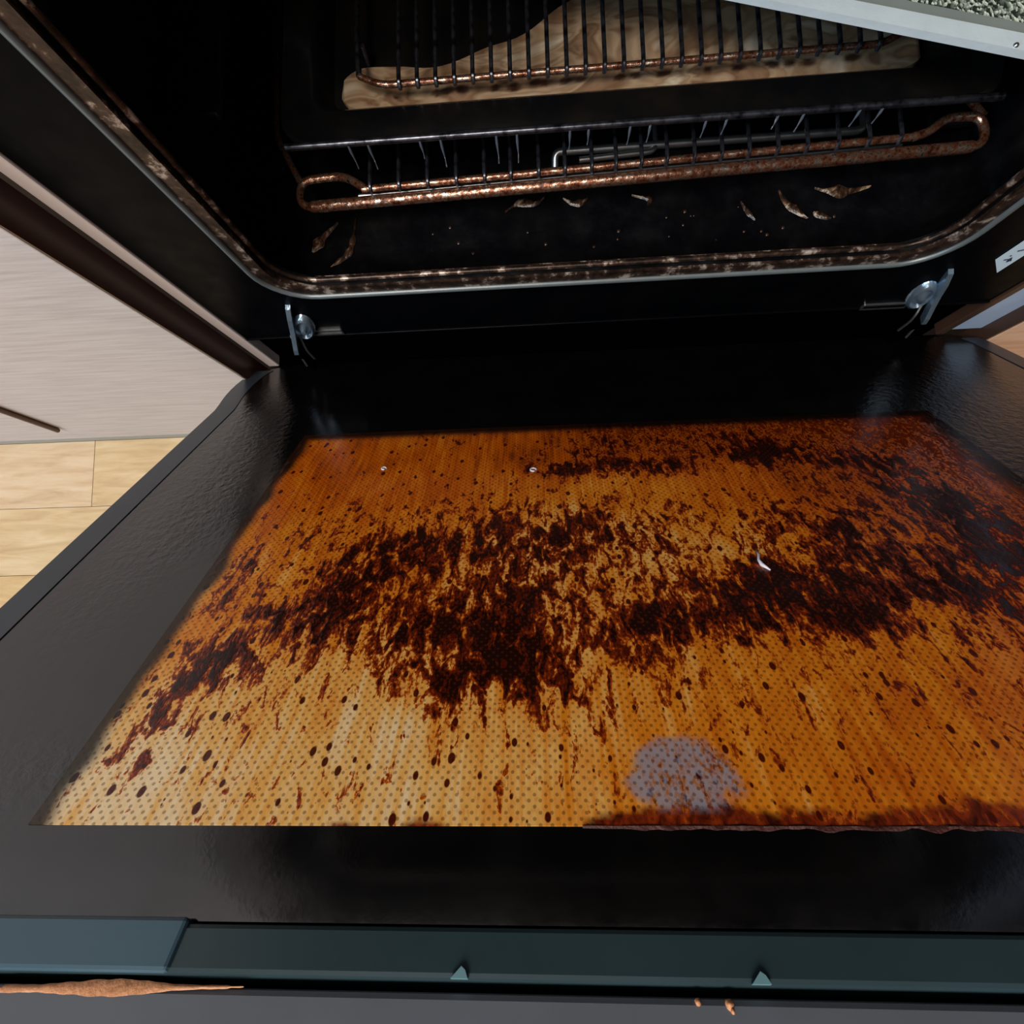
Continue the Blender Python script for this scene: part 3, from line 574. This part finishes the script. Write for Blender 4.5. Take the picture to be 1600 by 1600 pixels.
# rack in the pan
rk = thing('wire_rack', 'finer wire rack standing in the roasting pan above the foam', 'rack', (0.01, 0.2, 0.147))
bm = B_(); tube(bm, fillet([(-0.1405, 0.1005, 0.161), (-0.128, 0.0937, 0.161), (0.147, 0.0953, 0.161), (0.160, 0.1030, 0.161)], 0.008), 0.0018, 8); obj('front_bar', bm, MAT['rust'], rk, True)
bm = B_(); tube(bm, fillet([(0.160, 0.1030, 0.161), (0.166, 0.125, 0.161), (0.166, 0.31, 0.161), (-0.142, 0.31, 0.161), (-0.142, 0.125, 0.161), (-0.1405, 0.1005, 0.161)], 0.008), 0.0017, 8); obj('rack_frame', bm, MAT['wire'], rk, True)
for a, b in ((-0.139, 0.12), (0.163, 0.12), (-0.139, 0.29), (0.163, 0.29)):
    bm = B_(); tube(bm, [(a, b, 0.161), (a, b, 0.1466)], 0.0015, 7); obj('foot', bm, MAT['wire'], rk, True)
bm = B_(); tube(bm, fillet([(0, -0.0024, 0.1600), (0, -0.0016, 0.1636), (0, 0.003, 0.1640), (0, 0.216, 0.1640)], 0.0016, 3), 0.00125, 7); first = None
for k in range(-1, 25):
    xx = -0.1064 + 0.2504 * k / 24
    yb = 0.0938 + 0.0014 * (xx + 0.13) / 0.28
    if first is None: first = obj('rack_wire', bm, MAT['wire'], rk, True); first.location = (xx, yb, 0); continue
    c = first.copy(); C.objects.link(c); c.parent = rk; c.location = (xx, yb, 0)

# ------------------------------------------------------------------ speckled tray on the upper rails, front edge askew
tr = thing('speckled_tray', 'grey speckled tray with a pale raised rim, pushed askew onto the upper rails', 'tray', (0.0, 0.2, 0.1945))
def shape(inset):
    k = 0.3277; off = inset * 1.05
    yf = lambda xx: 0.0816 - k * (xx - 0.0688) + off
    x0, x1 = -0.205 + inset, 0.2080 - inset
    return [(x0, yf(x0)), (x0, 0.345 - inset), (x1 + 0.004, 0.345 - inset), (x1 + 0.004, 0.10 + inset), (x1, yf(x1))]
def Zf(a, b, d): return Vector((a, b, d))
bm = B_(); ring(bm, shape(0), shape(0.0085), Zf, 0.1965, 0.2000)
bmesh.ops.bevel(bm, geom=[e for e in bm.edges if len(e.link_faces) == 2 and e.calc_face_angle(0) > 1.2], offset=0.0008, segments=2, affect='EDGES'); obj('rim', bm, MAT['rim'], tr)
bm = B_(); ring(bm, shape(0.0087), shape(0.0155), Zf, 0.1945, 0.1985); obj('inner_ledge', bm, MAT['rim_inner'], tr)
bm = B_(); prism(bm, shape(0.0157), lambda a, b, s: Vector((a, b, 0.1945 if s == 0 else 0.1980))); obj('base_plate', bm, MAT['speckle'], tr)
bm = B_(); bmesh.ops.create_uvsphere(bm, u_segments=12, v_segments=8, radius=0.0013)
bmesh.ops.translate(bm, verts=bm.verts, vec=(0.1752, 0.0485, 0.1998)); obj('highlight_dot', bm, MAT['steel'], tr, True)  # bright highlight on the rim, modelled as a small bead

# ------------------------------------------------------------------ smears and drops of cleaner on the cavity floor
def smear(pts, wid, label, group=None, hole=None):
    bm = B_(); P = fillet(pts, 0.01, 9) if len(pts) > 2 else [Vector(pts[0]).lerp(Vector(pts[1]), q / 8) for q in range(9)]
    P = [Vector(p) for p in P]; cx = sum((p.x for p in P)) / len(P); cy = sum((p.y for p in P)) / len(P); n = len(P); rows = []
    for i, p in enumerate(P):
        a = P[max(0, i - 1)]; b = P[min(n - 1, i + 1)]; t = (b - a).normalized(); s_ = Vector((-t.y, t.x, 0))
        ww = wid * (0.75 + 0.8 * noise.noise(Vector((p.x * 130, p.y * 130, 3)))) * math.sqrt(max(0.02, 1 - (2 * i / (n - 1) - 1) ** 4))
        rows.append([bm.verts.new(p + s_ * ww * k + Vector((0, 0, 0.0002 + 0.0012 * (1 - k * k)))) for k in (-1, -0.5, 0, 0.5, 1)])
    for A, Bq in zip(rows, rows[1:]):
        for k in range(4): bm.faces.new((A[k], A[k + 1], Bq[k + 1], Bq[k]))
    obj('foam_smear', bm, MAT['smear'], None, True, base=(cx, cy, 0.109), label=label, cat='foam', group=group)
ZF = 0.1090
smear([(-0.187, 0.0145, ZF), (-0.176, 0.019, ZF), (-0.166, 0.027, ZF), (-0.163, 0.036, ZF), (-0.161, 0.052, ZF)], 0.0030, 'wavy trail of tan foam in the near left corner of the oven floor')
smear([(-0.190, 0.030, ZF), (-0.184, 0.040, ZF), (-0.173, 0.050, ZF)], 0.0045, 'brown smear left of the wavy foam trail on the oven floor')
G = 'foam smears on the oven floor under the rusty bar'
for k, (pts, wd, lab) in enumerate((
    ([(-0.062, 0.050, ZF), (-0.052, 0.057, ZF), (-0.042, 0.054, ZF), (-0.036, 0.0585, ZF)], 0.0032, 'curly tan smear under the rusty bar, left of centre'),
    ([(-0.024, 0.057, ZF), (-0.016, 0.052, ZF), (-0.008, 0.056, ZF)], 0.0030, 'hook-shaped tan smear under the rusty bar near the middle'),
    ([(0.020, 0.056, ZF), (0.032, 0.053, ZF), (0.030, 0.048, ZF)], 0.0030, 'dull brown smear under the middle of the rusty bar'),
    ([(0.088, 0.047, ZF), (0.092, 0.040, ZF), (0.096, 0.034, ZF)], 0.0022, 'thin slanting smear of tan foam right of centre on the oven floor'),
    ([(0.112, 0.053, ZF), (0.116, 0.044, ZF), (0.124, 0.037, ZF), (0.128, 0.033, ZF)], 0.0026, 'long bent smear of tan foam right of the slanting one'),
    ([(0.134, 0.053, ZF), (0.150, 0.049, ZF), (0.168, 0.052, ZF)], 0.0048, 'broad olive tan smear under the right end of the rusty bar'),
    ([(0.132, 0.037, ZF), (0.142, 0.032, ZF)], 0.0022, 'short tan smear in front of the broad olive one'))):
    smear(pts, wd, lab, G)
rnd = random.Random(11)
G2 = 'tiny foam drops scattered over the oven floor'
for k in range(34):
    xx = rnd.choice([rnd.uniform(-0.12, 0.17), rnd.uniform(0.04, 0.17)]); yy = rnd.uniform(0.014, 0.045); s_ = rnd.uniform(0.0005, 0.0013)
    bm = B_(); bmesh.ops.create_icosphere(bm, subdivisions=1, radius=s_); bmesh.ops.scale(bm, verts=bm.verts, vec=(1, 1, 0.6)); bmesh.ops.translate(bm, verts=bm.verts, vec=(xx, yy, ZF + s_ * 0.3))
    obj('foam_drop', bm, MAT['smear'], None, True, base=(xx, yy, ZF), label='tiny tan drop of foam on the black oven floor', cat='foam', group=G2)
bpy.context.view_layer.update()
